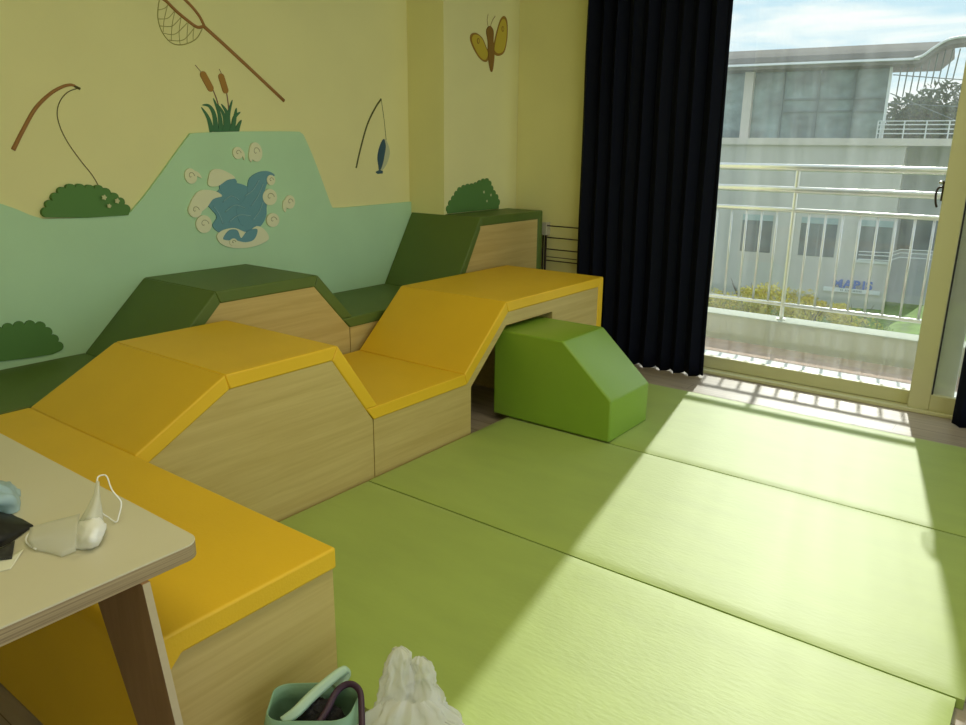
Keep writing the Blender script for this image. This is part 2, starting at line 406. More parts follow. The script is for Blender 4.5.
# -- rear row: green
ZRs, ZRp, ZR, ZG = 0.560, 0.495, 0.826, 1.038
RX0, RX1, RX2, RXD, GF, GT, GE = 1.722, 2.069, 2.694, 2.911, 3.824, 4.119, 4.876
u = unit('padded_bench', (0.9, 3.46, 0), 'low dark green padded bench along the mural wall, at the left edge of the picture', 'bench')
box('body', -0.6, RX0-0.002, YC+0.005, YD-0.004, 0, ZRp-RT_, M_wood, u)
box('cushion', -0.6, RX0-0.001, YC, YD-0.003, ZRp-RT_, ZRp, M_dgr, u, bevel=0.007, seg=3)
hr = hump('climbing_block', RX0, ZRp, RX1, RX2, RXD, ZRs, ZR, YC, YD-0.003, M_dgr, 'dark green trapezoid climbing block against the mint mural panel, rear row')
u = unit('slope_block', (3.9, 3.46, 0), 'dark green seat rising to the tallest block, in the corner under the pier wall')
c0 = (RXD+0.003, ZRs); c1 = (GF, ZRs); c2 = (GT-0.001, ZG); c3 = (GE, ZG); c4 = (GE, 0.0)
inn = [tuple(v) for v in offset_poly([c0, c1, c2, c3, c4], RT_)]
yb = YD-0.003; yb2 = YE-0.003
prism('cushion', [(hr['_cut']+0.002, ZRs), c1, inn[1], (c0[0], ZRs-RT_)], YC, yb, M_dgr, u, bevel=0.007, seg=3)
prism('cushion', [c1, c2, (c2[0], inn[2][1]-0.02), inn[1]], YC, yb, M_dgr, u, bevel=0.007, seg=3)
prism('cushion', [c2, c3, inn[3], (c2[0], inn[3][1])], YC, yb2, M_dgr, u, bevel=0.007, seg=3)
prism('cushion', [c3, c4, (inn[4][0], 0.0), inn[3]], YC, yb2, M_dgr, u, bevel=0.007, seg=3)
del hr['_cut']
bm = bmesh.new()
addprism(bm, [(c0[0], 0), (inn[1][0], 0), inn[1], (c0[0], ZRs-RT_)], YC+0.005, yb-0.002)
addprism(bm, [(inn[1][0], 0), (inn[3][0]-0.001, 0), (inn[3][0]-0.001, inn[3][1]), (c2[0], inn[3][1]), (c2[0]-0.0, inn[2][1]-0.02), inn[1]], YC+0.005, yb2-0.002)
child(from_bm('body', bm, M_wood), u)
# strip cushion along the slope front rim joins the top cushion
# -- green step block
sb = prism('foam_step_block', [(1.693, 0.0415), (2.4295, 0.0415), (2.4295, 0.5296), (1.990, 0.5296), (1.693, 0.262)], 3.306, 3.738, M_blk, None, axis='x', bevel=0.010, seg=4)
tag(sb, 'apple green foam step block with one slanted side, pushed into the tunnel opening', 'foam block')

# -- floor mats
def make_mat(x0, x1, y0, y1, lab):
    bm = bmesh.new(); nx, ny = 40, 80; t = 0.038
    vs = {}
    for i in range(nx+1):
        for j in range(ny+1):
            a, b = i/nx, j/ny
            ed = min(a*(x1-x0), (1-a)*(x1-x0), b*(y1-y0), (1-b)*(y1-y0))
            z = t+0.0028*min(1, ed/0.10)+0.0010*noise.noise(Vector((a*3+x0*3, b*6, x0)))*min(1, ed/0.05)
            if ed < 0.012: z -= 0.005*(1-ed/0.012)
            wob = 0.003*noise.noise(Vector((b*7, x0*5, 1.3))) if i in (0, nx) else 0
            vs[i, j] = bm.verts.new((x0+a*(x1-x0)+wob, y0+b*(y1-y0), z))
    for i in range(nx):
        for j in range(ny): bm.faces.new((vs[i, j], vs[i+1, j], vs[i+1, j+1], vs[i, j+1]))
    edge = [vs[i, 0] for i in range(nx+1)]+[vs[nx, j] for j in range(1, ny+1)]+[vs[i, ny] for i in range(nx-1, -1, -1)]+[vs[0, j] for j in range(ny-1, 0, -1)]
    low = [bm.verts.new((v.co.x, v.co.y, 0.001)) for v in edge]
    n = len(edge)
    for i in range(n): bm.faces.new((edge[i], edge[(i+1) % n], low[(i+1) % n], low[i]))
    bm.faces.new(low)
    o = from_bm('floor_mat', bm, M_lgr, smooth=True)
    o.data.set_sharp_from_angle(angle=math.radians(50))
    tag(o, lab, 'mat')
make_mat(1.200, 2.230, 0.030, 2.335, 'lime green floor mat nearest the plastic bag, cut by the bottom of the picture')
make_mat(2.238, 3.317, 0.010, 2.337, 'lime green floor mat in the middle, its corner under the tunnel block front')
make_mat(3.325, 4.410, -0.010, 2.335, 'lime green floor mat nearest the window, with the foam step block on it')

# ------------------------------------------------------------------ curtains
def curtain(name, y0, y1, xc, z0, z1, folds, amp, lab, taper=0.0, seed=0):
    bm = bmesh.new(); n = folds*14; nz_ = 26; rows = []
    for j in range(nz_+1):
        tz = j/nz_; z = z0+(z1-z0)*tz; r = []
        for i in range(n+1):
            t = i/n
            ph = t*folds*2*math.pi + 1.2*noise.noise(Vector((t*5, seed, 0))) + 0.5*noise.noise(Vector((t*3, z*0.8, seed)))
            a = amp*min(1, 0.35+t*5)*(0.75+0.5*noise.noise(Vector((t*9, seed+3, z*0.6))))
            y = y0+(y1-y0)*t + 0.010*math.sin(2*ph)*(1 if 0 < i < n else 0)
            y += taper*tz*(1-t)
            x = xc+a*math.sin(ph)+0.012*noise.noise(Vector((t*6, z*1.5, seed)))
            zz = z + (0.008*math.sin(ph+1) if j == 0 else 0)
            r.append(bm.verts.new((x, y, zz)))
        rows.append(r)
    for j in range(nz_):
        for i in range(n): bm.faces.new((rows[j][i], rows[j][i+1], rows[j+1][i+1], rows[j+1][i]))
    o = from_bm(name, bm, M_curt, smooth=True)
    s = o.modifiers.new('thick', 'SOLIDIFY'); s.thickness = 0.003; s.offset = 0
    tag(o, lab, 'curtain')
curtain('curtain', 1.815, 2.83, 4.86, 0.006, 2.85, 9, 0.042, 'dark navy blackout curtain hanging between the yellow wall and the glass', seed=2, taper=0.03)
curtain('curtain', -1.5, 0.352, 4.86, 0.008, 2.85, 13, 0.038, 'dark navy curtain edge at the right border of the picture', seed=8)

# ------------------------------------------------------------------ rack on the window wall
rk = empty('metal_rack', (4.94, 3.1, 0), 'dark metal rack with thin rungs standing between the tall green block and curtain', 'rack')
for yy in (3.155, 2.60):
    tube('upright', [(4.935, yy, 0.0), (4.935, yy, 0.86)], 0.009, M_darkmet, rk, 8)
tube('upright', [(4.945, 3.185, 0.0), (4.945, 3.185, 0.86)], 0.006, M_darkmet, rk, 8)
for z in (0.922, 0.835, 0.748, 0.69, 0.662, 0.58, 0.5, 0.42, 0.34):
    tube('rung', [(4.935, 3.155, z), (4.935, 2.60, z)], 0.0045 if z not in (0.69,) else 0.003, M_darkmet, rk, 8)
box('bracket', 4.925, 4.979, 3.145, 3.195, 0.85, 0.945, mat('pale_plastic', (0.6, 0.58, 0.45), 0.5), rk, bevel=0.003)

# ------------------------------------------------------------------ table with things on it
TZ = 0.74; TXR = 0.756; TY0 = 1.270
tb = empty('table', (0.3, 1.8, 0), 'white-topped plywood table with angled leg at the lower left corner', 'table')
def rrect(x0, x1, y0, y1, r, n=8):
    P = []
    for cx, cy, a0 in ((x1-r, y1-r, 0), (x0+r, y1-r, 90), (x0+r, y0+r, 180), (x1-r, y0+r, 270)):
        for k in range(n+1):
            a = math.radians(a0+90*k/n); P.append((cx+r*math.cos(a), cy+r*math.sin(a)))
    return P
R = rrect(-0.65, TXR, TY0, 2.45, 0.035)
prism('tabletop', R, TZ-0.0035, TZ, M_laminate, tb, axis='z', bevel=0.0008)
prism('tabletop_core', R, TZ-0.034, TZ-0.0035, M_ply, tb, axis='z', bevel=0.001)
prism('apron', rrect(-0.55, TXR-0.12, TY0+0.10, 2.35, 0.02), TZ-0.07, TZ-0.034, M_legw, tb, axis='z')
def leg(prof, xl):
    # tapered plywood board leg splayed outward towards the floor, light ply edge in front
    o = prism('leg', prof, xl, xl+0.015, M_legw, tb, axis='x')
    o.data.materials.append(M_plylight)
    for p in o.data.polygons:
        if abs(p.normal.x) < 0.3 and abs(p.normal.y) > 0.8: p.material_index = 1
lp_ = [(1.503, TZ-0.034), (1.216, 0.001), (1.112, 0.001), (1.262, TZ-0.034)]
leg(lp_, 0.622); leg(lp_, -0.545)
leg([(3.72-a, b) for a, b in lp_], -0.545)

def T(px, py, z=TZ): return on_z(px, py, z)
def patch(name, rows, m, root=None, sol=0.0012, sub=2, wr=0.0, ws=30):
    bm = bmesh.new(); V = [[bm.verts.new(p) for p in r] for r in rows]
    for i in range(len(V)-1):
        for j in range(len(V[0])-1): bm.faces.new((V[i][j], V[i][j+1], V[i+1][j+1], V[i+1][j]))
    if sub:
        for _ in range(sub): bmesh.ops.subdivide_edges(bm, edges=bm.edges, cuts=1, use_grid_fill=True, smooth=0.6)
    if wr:
        for v in bm.verts:
            d = noise.noise(v.co*ws); v.co += Vector((0.3*d, 0.3*noise.noise(v.co*ws+Vector((5, 5, 5))), abs(d)))*wr
    o = from_bm(name, bm, m, smooth=True)
    s = o.modifiers.new('thick', 'SOLIDIFY'); s.thickness = sol; s.offset = 1
    if root: child(o, root)
    return o
M_mask = film_mat('mask_nonwoven', (0.92, 0.92, 0.84), 0.62, 0.7)
M_maskw = mat('mask_white', (0.93, 0.94, 0.90), 0.7)
mk = empty('face_mask', T(80, 535), 'crumpled white disposable face mask with ear loops, lying on the table top', 'mask')
z = TZ+0.002
patch('mask_wing', [[T(30, 528, z+.010), T(48, 523, z+.016), T(66, 518, z+.020), T(80, 514, z+.02)],
                    [T(28, 540, z+.016), T(46, 536, z+.022), T(64, 532, z+.026), T(78, 530, z+.03)],
                    [T(34, 550, z), T(48, 553, z), T(62, 557, z), T(76, 551, z+.004)]], M_mask, mk, wr=0.003)
patch('mask_cup', [[T(73, 549, z), T(74, 535, z+.012), T(79, 522, z+.022), T(88, 515, z+.028), T(96, 517, z+.028)],
                   [T(82, 549.5, z), T(82, 538, z+.030), T(86, 528, z+.042), T(93, 520, z+.040), T(100, 518, z+.030)],
                   [T(91, 549, z), T(92, 540, z+.032), T(95, 531, z+.042), T(100, 525, z+.036), T(104, 523, z+.022)],
                   [T(98, 546, z), T(101, 541, z+.012), T(104, 534, z+.016), T(106, 528, z+.014), T(106, 524, z+.006)]], M_maskw, mk, wr=0.002)
patch('mask_fold', [[T(78, 523, z+.020), T(87, 509, z+.045), T(94, 494, z+.065), T(96.5, 481, z+.078)],
                    [T(90, 519, z+.040), T(95, 507, z+.055), T(97.5, 494, z+.069), T(98, 481, z+.080)],
                    [T(104, 524, z+.014), T(102, 512, z+.035), T(99.5, 495, z+.060), T(99, 482, z+.078)]], M_mask, mk)
lp = smooth_curve([T(97, 482, z+.078), T(98, 477, z+.082), T(103, 475, z+.083), T(107, 477, z+.080), T(112, 490, z+.060), T(121, 502, z+.036), T(119, 515, z+.014), T(116, 522, z+.003), T(108, 517, z+.008), T(102, 513, z+.022), T(101, 507, z+.034)], 5)
tube('ear_loop', lp, 0.0016, M_maskw, mk, 6)
lp = smooth_curve([T(36, 549, z+.004), T(30, 546, z+.003), T(26, 541, z+.006), T(27, 536, z+.012), T(32, 533, z+.012), T(34, 540, z+.014)], 5)
tube('ear_loop', lp, 0.0018, M_maskw, mk, 6)
# black cloth with printed care tag
M_blackc = mat('black_cloth', (0.012, 0.012, 0.012), 0.55, 0.4)
bc = empty('black_pouch', T(8, 530), 'black folded cloth pouch with pointed tip on the table, beside the mask', 'pouch')
patch('pouch_body', [[T(-40, 520, z), T(-20, 514, z), T(0, 512, z), T(12, 515, z), T(33, 525.5, z)],
                     [T(-40, 530, z+.03), T(-20, 524, z+.034), T(0, 520, z+.03), T(14, 524, z+.016), T(33, 526, z+.001)],
                     [T(-44, 548, z+.02), T(-22, 545, z+.022), T(2, 540, z+.016), T(16, 534, z+.010), T(33, 526.4, z)],
                     [T(-44, 560, z), T(-20, 556, z), T(0, 548, z), T(14, 540, z), T(32, 527, z)]], M_blackc, bc, sub=2, wr=0.004, ws=25)
patch('pouch_tag', [[T(-12, 552, z+.008), T(2, 548, z+.008), T(15, 541, z+.006)], [T(-12, 562, z+.002), T(1, 560, z+.002), T(12, 559, z+.001)]], mat('tag_black', (0.03, 0.03, 0.025), 0.8, var=0.5, vscale=90), bc, sub=2, sol=0.001)
pp = patch('paper_wrapper', [[T(-20, 557, TZ+.0015), T(-2, 557, TZ+.0015), T(10, 556, TZ+.002), T(24, 549, TZ+.006)], [T(-20, 566, TZ+.001), T(-2, 566, TZ+.001), T(6, 567, TZ+.001), T(15, 563, TZ+.001)], [T(-20, 575, TZ+.0015), T(-8, 573.5, TZ+.0015), T(2, 571, TZ+.001), T(11, 569, TZ+.001)]], mat('pale_paper', (0.80, 0.80, 0.64), 0.7), None, sub=2, sol=0.0006)
tag(pp, 'pale paper wrapper corner sticking out under the black pouch', 'wrapper')
bl = patch('blue_wrapper', [[T(-30, 490, z), T(-12, 484, z), T(0, 481, z), T(10, 483, z), T(18, 490, z)],
                 [T(-30, 496, z+.03), T(-12, 490, z+.045), T(0, 488, z+.05), T(12, 492, z+.035), T(21, 498, z)],
                 [T(-30, 508, z+.03), T(-12, 503, z+.042), T(0, 500, z+.044), T(13, 501, z+.032), T(21.5, 506, z)],
                 [T(-30, 520, z), T(-12, 515, z), T(0, 514, z), T(10, 515.5, z), T(19, 511, z)]], film_mat('blue_film', (0.66, 0.84, 0.92), 0.72, 0.25), None, sub=3, wr=0.014, ws=32, sol=0.0008)
tag(bl, 'crumpled pale blue plastic wrapper on the table at the left edge', 'wrapper')

# ------------------------------------------------------------------ bags on the floor
M_bag = film_mat('white_carrier_film', (0.95, 0.96, 0.92), 0.74, 0.16)
pbg = empty('plastic_bag', (1.0, 0.95, 0.0), 'translucent white plastic carrier bag with gathered handles at the bottom edge', 'bag')
def loft(rings):
    bm = bmesh.new(); R = [[bm.verts.new(p) for p in r] for r in rings]; n = len(rings[0])
    for i in range(len(R)-1):
        for k in range(n): bm.faces.new((R[i][k], R[i][(k+1) % n], R[i+1][(k+1) % n], R[i+1][k]))
    return bm, R
def bag_rings(path, n=72, fold=0.12, seed=0, nf=9):
    out = []
    for idx, (cx, cy, cz, rx, ry, rot) in enumerate(path):
        r = []
        for k in range(n):
            a = 2*math.pi*k/n
            f = 1+fold*(math.sin(nf*a+seed+1.5*noise.noise(Vector((cz*6, a, seed))))*0.5+noise.noise(Vector((math.cos(a)*2.5, math.sin(a)*2.5, cz*7+seed)))*0.9)
            x = rx*math.cos(a)*f; y = ry*math.sin(a)*f
            r.append((cx+x*math.cos(rot)-y*math.sin(rot), cy+x*math.sin(rot)+y*math.cos(rot), cz+0.006*noise.noise(Vector((a*3, cz*9, seed+4)))))
        out.append(r)
    return out
def crumple(bm, a=0.011):
    bmesh.ops.subdivide_edges(bm, edges=bm.edges, cuts=1, use_grid_fill=True)
    for v in bm.verts:
        p = v.co*30; n1 = abs(noise.noise(p)); n2 = abs(noise.noise(p*2.3+Vector((3, 1, 7))))
        v.co += Vector((noise.noise(p+Vector((9, 0, 0))), noise.noise(p+Vector((0, 9, 0))), 0))*a*0.7 + Vector((v.co.x-1.06, v.co.y-1.0, 0)).normalized()*(a*1.2*n1-a*0.9*n2)
d0x, d0y = RT[0], RT[1]
path = []
for i in range(19):
    t = i/18; s = math.sin(min(1, t*3)*math.pi/2)
    path.append((1.025+0.085*t, 0.955+0.085*t, 0.004+0.255*t, 0.095+0.085*s-0.135*t**3, 0.065+0.04*s-0.080*t**2.2, math.atan2(d0y, d0x)))
bm, R_ = loft(bag_rings(path, seed=3, nf=13, fold=0.16))
bm.faces.new(R_[0])
crumple(bm)
child(from_bm('bag_body', bm, M_bag, smooth=True), pbg)
d0 = Vector((RT[0], RT[1], 0)).normalized()
for (off, top, sd_, rr) in ((-0.020, (1.128, 1.095, 0.352), 5, 0.040), (0.034, (1.150, 1.050, 0.335), 9, 0.038)):
    b0 = Vector((1.098, 1.040, 0.225))+d0*off*1.3; t0 = Vector(top)
    pth = []
    for i in range(13):
        t = i/12; c = b0.lerp(t0, t)
        w_ = rr*(1.25-0.75*t) if i < 12 else rr*0.18
        pth.append((c.x, c.y, c.z, w_, w_*0.45, math.atan2(d0.y, d0.x)))
    bm, R_ = loft(bag_rings(pth, n=40, fold=0.3, seed=sd_, nf=7)); bm.faces.new(R_[-1]); crumple(bm)
    child(from_bm('bag_handle', bm, M_bag, smooth=True), pbg)
# green tote
M_tote = mat('sea_green_tote', (0.24, 0.42, 0.28), 0.45, 0.5, bump=0.3, bscale=25)
M_tin = mat('tote_pale_band', (0.45, 0.62, 0.45), 0.4)
tg = empty('tote_bag', (0.93, 1.2, 0.0), 'sea green shopping tote open at the top, beside the plastic bag', 'bag')
def tote_ring(z_, g, sd=0):
    P = []
    for (a, b) in rrect(-0.100-g, 0.100+g, -0.062-g*0.6, 0.062+g*0.6, 0.045, 6):
        wv = 0.010*noise.noise(Vector((a*14, b*14, z_*9+sd)))
        x = 0.966+(a+wv)*d0.x-(b+wv)*d0.y; y = 1.222+(a+wv)*d0.y+(b+wv)*d0.x
        P.append((x, y, z_+0.012*noise.noise(Vector((a*8, b*8, sd)))*(1 if z_ > 0.2 else 0)))
    return P
outer = [tote_ring(0.004, -0.01), tote_ring(0.06, 0.004), tote_ring(0.13, 0.010), tote_ring(0.20, 0.008), tote_ring(0.245, 0.004)]
bm, R_ = loft(outer); bm.faces.new(R_[0])
o = from_bm('tote_body', bm, M_tote, smooth=True); child(o, tg)
sm = o.modifiers.new('thick', 'SOLIDIFY'); sm.thickness = 0.003; sm.offset = -1
def rayat(px, py, z_): return on_z(px, py, z_)
hp = smooth_curve([rayat(283, 722, .235), rayat(296, 712, .25), rayat(312, 696, .265), rayat(328, 682, .28), rayat(343, 671, .285), rayat(345, 676, .27), rayat(336, 688, .25)], 5)
tube('tote_handle', hp, 0.013, M_tin, tg, 8, flat=(Vector((fw[0], fw[1], -0.3)).normalized(), 0.2))
# black handbag inside
M_bh = mat('black_knit', (0.012, 0.010, 0.012), 0.8, bump=1.0, bscale=90)
M_strap = mat('plum_strap', (0.045, 0.015, 0.035), 0.5)
hb = empty('handbag', (0.93, 1.2, 0.02), 'black textured handbag with plum strap inside the green tote', 'bag')
bm = bmesh.new(); bmesh.ops.create_icosphere(bm, subdivisions=5, radius=1.0)
for v in bm.verts:
    p = v.co.copy(); n_ = noise.noise(p*6)*0.06+noise.noise(p*16)*0.05
    q = p*(1+n_); a, b, c = q.x*0.082, q.y*0.046, q.z*0.115
    v.co = Vector((0.968+a*d0.x-b*d0.y, 1.220+a*d0.y+b*d0.x, 0.135+c))
child(from_bm('handbag_body', bm, M_bh, smooth=True), hb)
hp = smooth_curve([rayat(314, 730, .22), rayat(326, 712, .24), rayat(335, 694, .262), rayat(344, 685.5, .275), rayat(353, 684.5, .277), rayat(360, 692, .265), rayat(361.5, 708, .245), rayat(362, 730, .22)], 6)
tube('handbag_strap', hp, 0.008, M_strap, hb, 8, flat=(Vector((fw[0], fw[1], -0.3)).normalized(), 0.35))

# ------------------------------------------------------------------ wall mural (cut-out panels on the wall)
def W(px, py, yy=None): return on_y(px, py, YW if yy is None else yy)
def colm(name, c): return mat('decal_'+name, c, 0.7, 0.3)
def cutout(name, pts, y_face, thick, m, root=None, bevel=0.0):
    if y_face == YD: y_face = YW
    return prism(name, pts, y_face-thick, y_face-0.0002, m, root, axis='y', bevel=bevel)
YP = YD-0.0003
# mint landscape panel
pts = [(-0.55, 0.50), (0.6, 1.22)]
top = [W(-160, 190), W(0, 203), W(18, 210), W(43, 218.5), W(80, 218), W(130, 214.5)]
base = [(2.05, 1.145)]
P = [(-1.0, 0.02), (-1.0, 1.30)]+[W(-60, 196, YD), W(0, 203.5, YD), W(16, 209, YD), W(30, 215, YD), W(43, 219, YD), W(80, 218, YD), W(126, 214.5, YD)]
P += smooth_curve([W(131, 212, YD), W(150, 189, YD), W(187, 138, YD), W(191, 134.5, YD), W(197, 133, YD), W(240, 131.5, YD), W(294, 131.5, YD), W(301, 133, YD), W(305, 138, YD), W(316, 164, YD), W(330, 202, YD), W(333, 208, YD)], 3)
P += [W(345, 207.6, YD), (4.1185, 1.108), (4.1185, 0.02)]
pn = prism('mural_panel', P, YD, YW-0.0005, M_mint, bevel=0.004)
tag(pn, 'mint green hill-shaped panel covering the lower half of the yellow wall', 'wall panel')
YP = YD-0.0003
def scallop(pts, r=0.026, step=0.044):
    """bumpy outline along an open top line of (x,z)"""
    out = []
    pts = [Vector(p) for p in pts]; L_ = [0]
    for a, b in zip(pts, pts[1:]): L_.append(L_[-1]+(b-a).length)
    n = max(3, int(L_[-1]/step))
    def at(s):
        for i in range(len(pts)-1):
            if s <= L_[i+1] or i == len(pts)-2:
                return pts[i].lerp(pts[i+1], (s-L_[i])/(L_[i+1]-L_[i]))
    for i in range(n):
        a = at(L_[-1]*i/n); b = at(L_[-1]*(i+1)/n); c = (a+b)/2; d = (b-a); ln = d.length/2; nn = Vector((-d.y, d.x)).normalized()
        for k in range(7):
            t = math.pi*(1-k/7); out.append(tuple(c+d.normalized()*ln*math.cos(t)+nn*ln*math.sin(t)*0.9))
    out.append(tuple(pts[-1]))
    return out
M_bush = colm('bush', (0.11, 0.25, 0.065)); M_flower = colm('flower', (0.62, 0.62, 0.34))
def wall_bush(top, base, y_face, lab, flowers=(), thick=0.008):
    r = empty('wall_bush_decal', (top[0][0], y_face, top[0][1]), lab, 'wall decal')
    cutout('bush', scallop(top)+base, y_face, thick, M_bush, r)
    for (fx, fz, fr) in flowers:
        P = []
        for k in range(30):
            a = 2*math.pi*k/30; q = fr*(1+0.22*math.cos(5*a)); P.append((fx+q*math.cos(a), fz+q*math.sin(a)))
        cutout('flower', P, y_face-thick+0.001, 0.003, M_flower, r)
wall_bush([W(44, 217), W(45, 205), W(53, 200), W(58, 190), W(72, 187), W(88, 189.5), W(100, 188), W(108, 196), W(118, 198), W(121, 205), W(127, 212)], [W(126, 215), W(85, 217.5)], YD,
          'green scalloped bush cut-out under the hanging fishing line, on the yellow wall', [(*W(100, 197), 0.011), (*W(113, 200.5), 0.011), (*W(105, 205.5), 0.009)], 0.024)
wall_bush([W(-30, 345), W(-8, 330), W(10, 326), W(30, 323), W(44, 327), W(48, 336), W(57, 342), W(58, 350)], [W(50, 353.5), W(20, 358), W(-30, 364)], YP,
          'dark green bush cut-out low on the mint panel at the left edge')
yl = YE
wall_bush([W(447, 212, yl), W(449, 203, yl), W(454, 198, yl), W(456, 192, yl), W(464, 187, yl), W(474, 186, yl), W(482, 181, yl), W(489, 181, yl), W(491, 190, yl), W(497, 198, yl), W(498, 205, yl)], [(W(498, 209, yl)[0], ZG+0.003), (W(447, 212, yl)[0], ZG+0.003)], yl,
          'small green bush cut-out on the pier wall standing above the tall green block', [(*W(483, 192, yl), 0.009), (*W(490, 195, yl), 0.009), (*W(486, 201, yl), 0.008)])
M_brown = colm('brown_pole', (0.38, 0.19, 0.06)); M_line = colm('line', (0.12, 0.10, 0.03)); M_net = colm('net', (0.42, 0.39, 0.12))
def stroke(name, pxs, r, m, root, yy=YD, n=5, sm=6, closed=False):
    yq = YW if yy == YD else yy
    pts = [(W(a, b, yq)[0], yq-0.002, W(a, b, yq)[1]) for a, b in pxs]
    pts = smooth_curve(pts, sm, closed) if sm else pts
    return tube(name, pts, r, m, root, n, closed=closed, flat=(Vector((0, 1, 0)), 0.5))
fr = empty('fishing_rod_decal', (1.7, YD, 1.6), 'curved brown fishing rod drawn on the upper left wall with a long slack line', 'wall decal')
stroke('rod', [(13, 150), (22, 132), (35, 109), (50, 94), (62, 87), (70, 85), (75, 86)], [0.010-0.004*i/36 for i in range(37)], M_brown, fr)
stroke('rod_tip', [(74, 86), (80, 89)], 0.006, M_line, fr, sm=0)
stroke('line', [(79, 88), (68, 92), (60, 101), (57, 113), (60, 127), (68, 143), (80, 160), (92, 175), (99, 187)], 0.0022, M_line, fr)
# landing net
nt_ = empty('landing_net_decal', (2.6, YD, 2.0), 'brown landing net with long handle drawn at the top of the yellow wall', 'wall decal')
stroke('net_hoop', [(204, 26), (199, 16), (190, 5), (178, -6), (165, -14), (158, -12), (160, -4), (167, 2), (176, 11), (188, 21), (197, 27), (204, 26)], 0.0085, M_brown, nt_)
stroke('net_handle', [(203, 26), (222, 43), (250, 69), (284, 101)], 0.0105, M_brown, nt_, sm=2)
stroke('net_bag', [(160, -4), (158, 8), (158, 20), (162, 32), (170, 42), (179, 45), (189, 43), (197, 38), (202, 29)], 0.0026, M_net, nt_)
for seg_ in ([(168, 3), (164, 20), (163, 32)], [(175, 10), (172, 25), (171, 41)], [(181, 16), (179, 32), (180, 45)], [(188, 21), (187, 34), (187, 43)], [(194, 27), (193, 35), (193, 40)],
             [(158, 10), (165, 8), (169, 3)], [(158, 19), (168, 18), (175, 10)], [(160, 26), (172, 26), (181, 17)], [(162, 33), (175, 34), (187, 23)], [(168, 40), (183, 40), (194, 28)]):
    stroke('net_cord', seg_, 0.0015, M_net, nt_, n=4)
# cattails
ct = empty('cattail_decal', (2.6, YD, 1.6), 'green reeds with two brown cattails drawn above the mint hill', 'wall decal')
M_reed = colm('reed', (0.07, 0.20, 0.09)); M_cat = colm('cattail', (0.42, 0.22, 0.05)); M_stem = colm('stem', (0.25, 0.13, 0.09))
def blade(pxs, w0, zoff=0.0):
    c = smooth_curve([W(a, b) for a, b in pxs], 5); L1 = []; L2 = []
    for i, p in enumerate(c):
        q = Vector(c[min(i+1, len(c)-1)])-Vector(c[max(i-1, 0)]); q.normalize(); nn = Vector((-q.y, q.x)); ww = w0*(1-i/(len(c)-1))**0.7+0.0005
        L1.append(tuple(Vector(p)+nn*ww)); L2.append(tuple(Vector(p)-nn*ww))
    cutout('reed_leaf', L1+L2[::-1], YD, 0.003+zoff, M_reed, ct)
stroke('stem', [(212, 88), (217, 101), (221, 118)], 0.0035, M_stem, ct); stroke('stem', [(226, 90), (228, 104), (229, 118)], 0.0035, M_stem, ct)
stroke('stem', [(195, 65), (201, 72)], 0.0018, M_stem, ct, sm=0); stroke('stem', [(219, 69), (222, 75)], 0.0018, M_stem, ct, sm=0)
def capsule(a, b, r):
    A = Vector(W(*a)); B = Vector(W(*b)); d = (B-A).normalized(); nn = Vector((-d.y, d.x)); P = []
    for k in range(9):
        t = math.pi*k/8; P.append(tuple(A-d*math.sin(t)*r+nn*math.cos(t)*r))
    for k in range(9):
        t = math.pi*k/8; P.append(tuple(B+d*math.sin(t)*r-nn*math.cos(t)*r))
    cutout('cattail', P, YD, 0.006, M_cat, ct)
capsule((203, 75), (210, 88), 0.019); capsule((221, 77), (225, 90), 0.018)
for i, b in enumerate(([(212, 132), (208, 118), (201, 107)], [(216, 132), (214, 115), (209, 106), (202, 105)], [(221, 132), (219, 114), (213, 98)], [(226, 132), (224, 116), (217, 104)], [(229, 132), (228, 116), (232, 100)], [(233, 132), (234, 118), (240, 112)], [(224, 132), (227, 115), (221, 104)], [(236, 132), (238, 126), (241, 120)], [(231, 132), (234, 120), (236, 108)])):
    blade(b, 0.016, 0.0005*i)
# splash with curls
M_curl = colm('foam', (0.82, 0.83, 0.56)); M_wave = colm('wave', (0.16, 0.36, 0.42)); M_curl_l = colm('foam_line', (0.36, 0.36, 0.18))
sp = empty('splash_decal', (2.95, YP, 1.25), 'cream and blue water splash cut-out in the middle of the mint hill', 'wall decal')
def blob(name, c, rx, ry, m, lift, root=sp, bumps=0, rot=0.0, yy=YP, line=True):
    P = []
    cx, cz = W(*c, yy); s = 0.0063
    for k in range(40):
        a = 2*math.pi*k/40; q = 1+(0.10*math.cos(bumps*a) if bumps else 0)
        x = rx*q*math.cos(a); z_ = ry*q*math.sin(a)
        P.append((cx+s*(x*math.cos(rot)-z_*math.sin(rot)), cz+s*(x*math.sin(rot)+z_*math.cos(rot))))
    cutout(name, P, yy, lift, m, root)
    if line:
        q = [(cx+s*rx*0.62*(1-t)*math.cos(5.5*t), yy-lift, cz+s*ry*0.62*(1-t)*math.sin(5.5*t)) for t in [i/14 for i in range(14)]]
        tube('foam_line', q, 0.0018, M_curl_l, root, 4, flat=(Vector((0, 1, 0)), 0.5))
def poly(name, pxs, m, lift, root=sp, yy=YP, sm=4):
    P = smooth_curve([W(a, b, yy) for a, b in pxs], sm, True) if sm else [W(a, b, yy) for a, b in pxs]
    return cutout(name, P, yy, lift, m, root)
poly('wave', [(214, 196), (224, 186), (236, 183), (250, 188), (262, 196), (266, 214), (258, 228), (240, 236), (226, 232), (216, 216)], M_wave, 0.006)
poly('wave', [(219, 185), (228, 178), (236, 181), (232, 194), (222, 193)], M_wave, 0.008)
poly('wave', [(206, 203), (214, 196), (220, 200), (224, 209), (226, 222), (232, 232), (222, 234), (212, 226), (216, 216)], M_wave, 0.008)
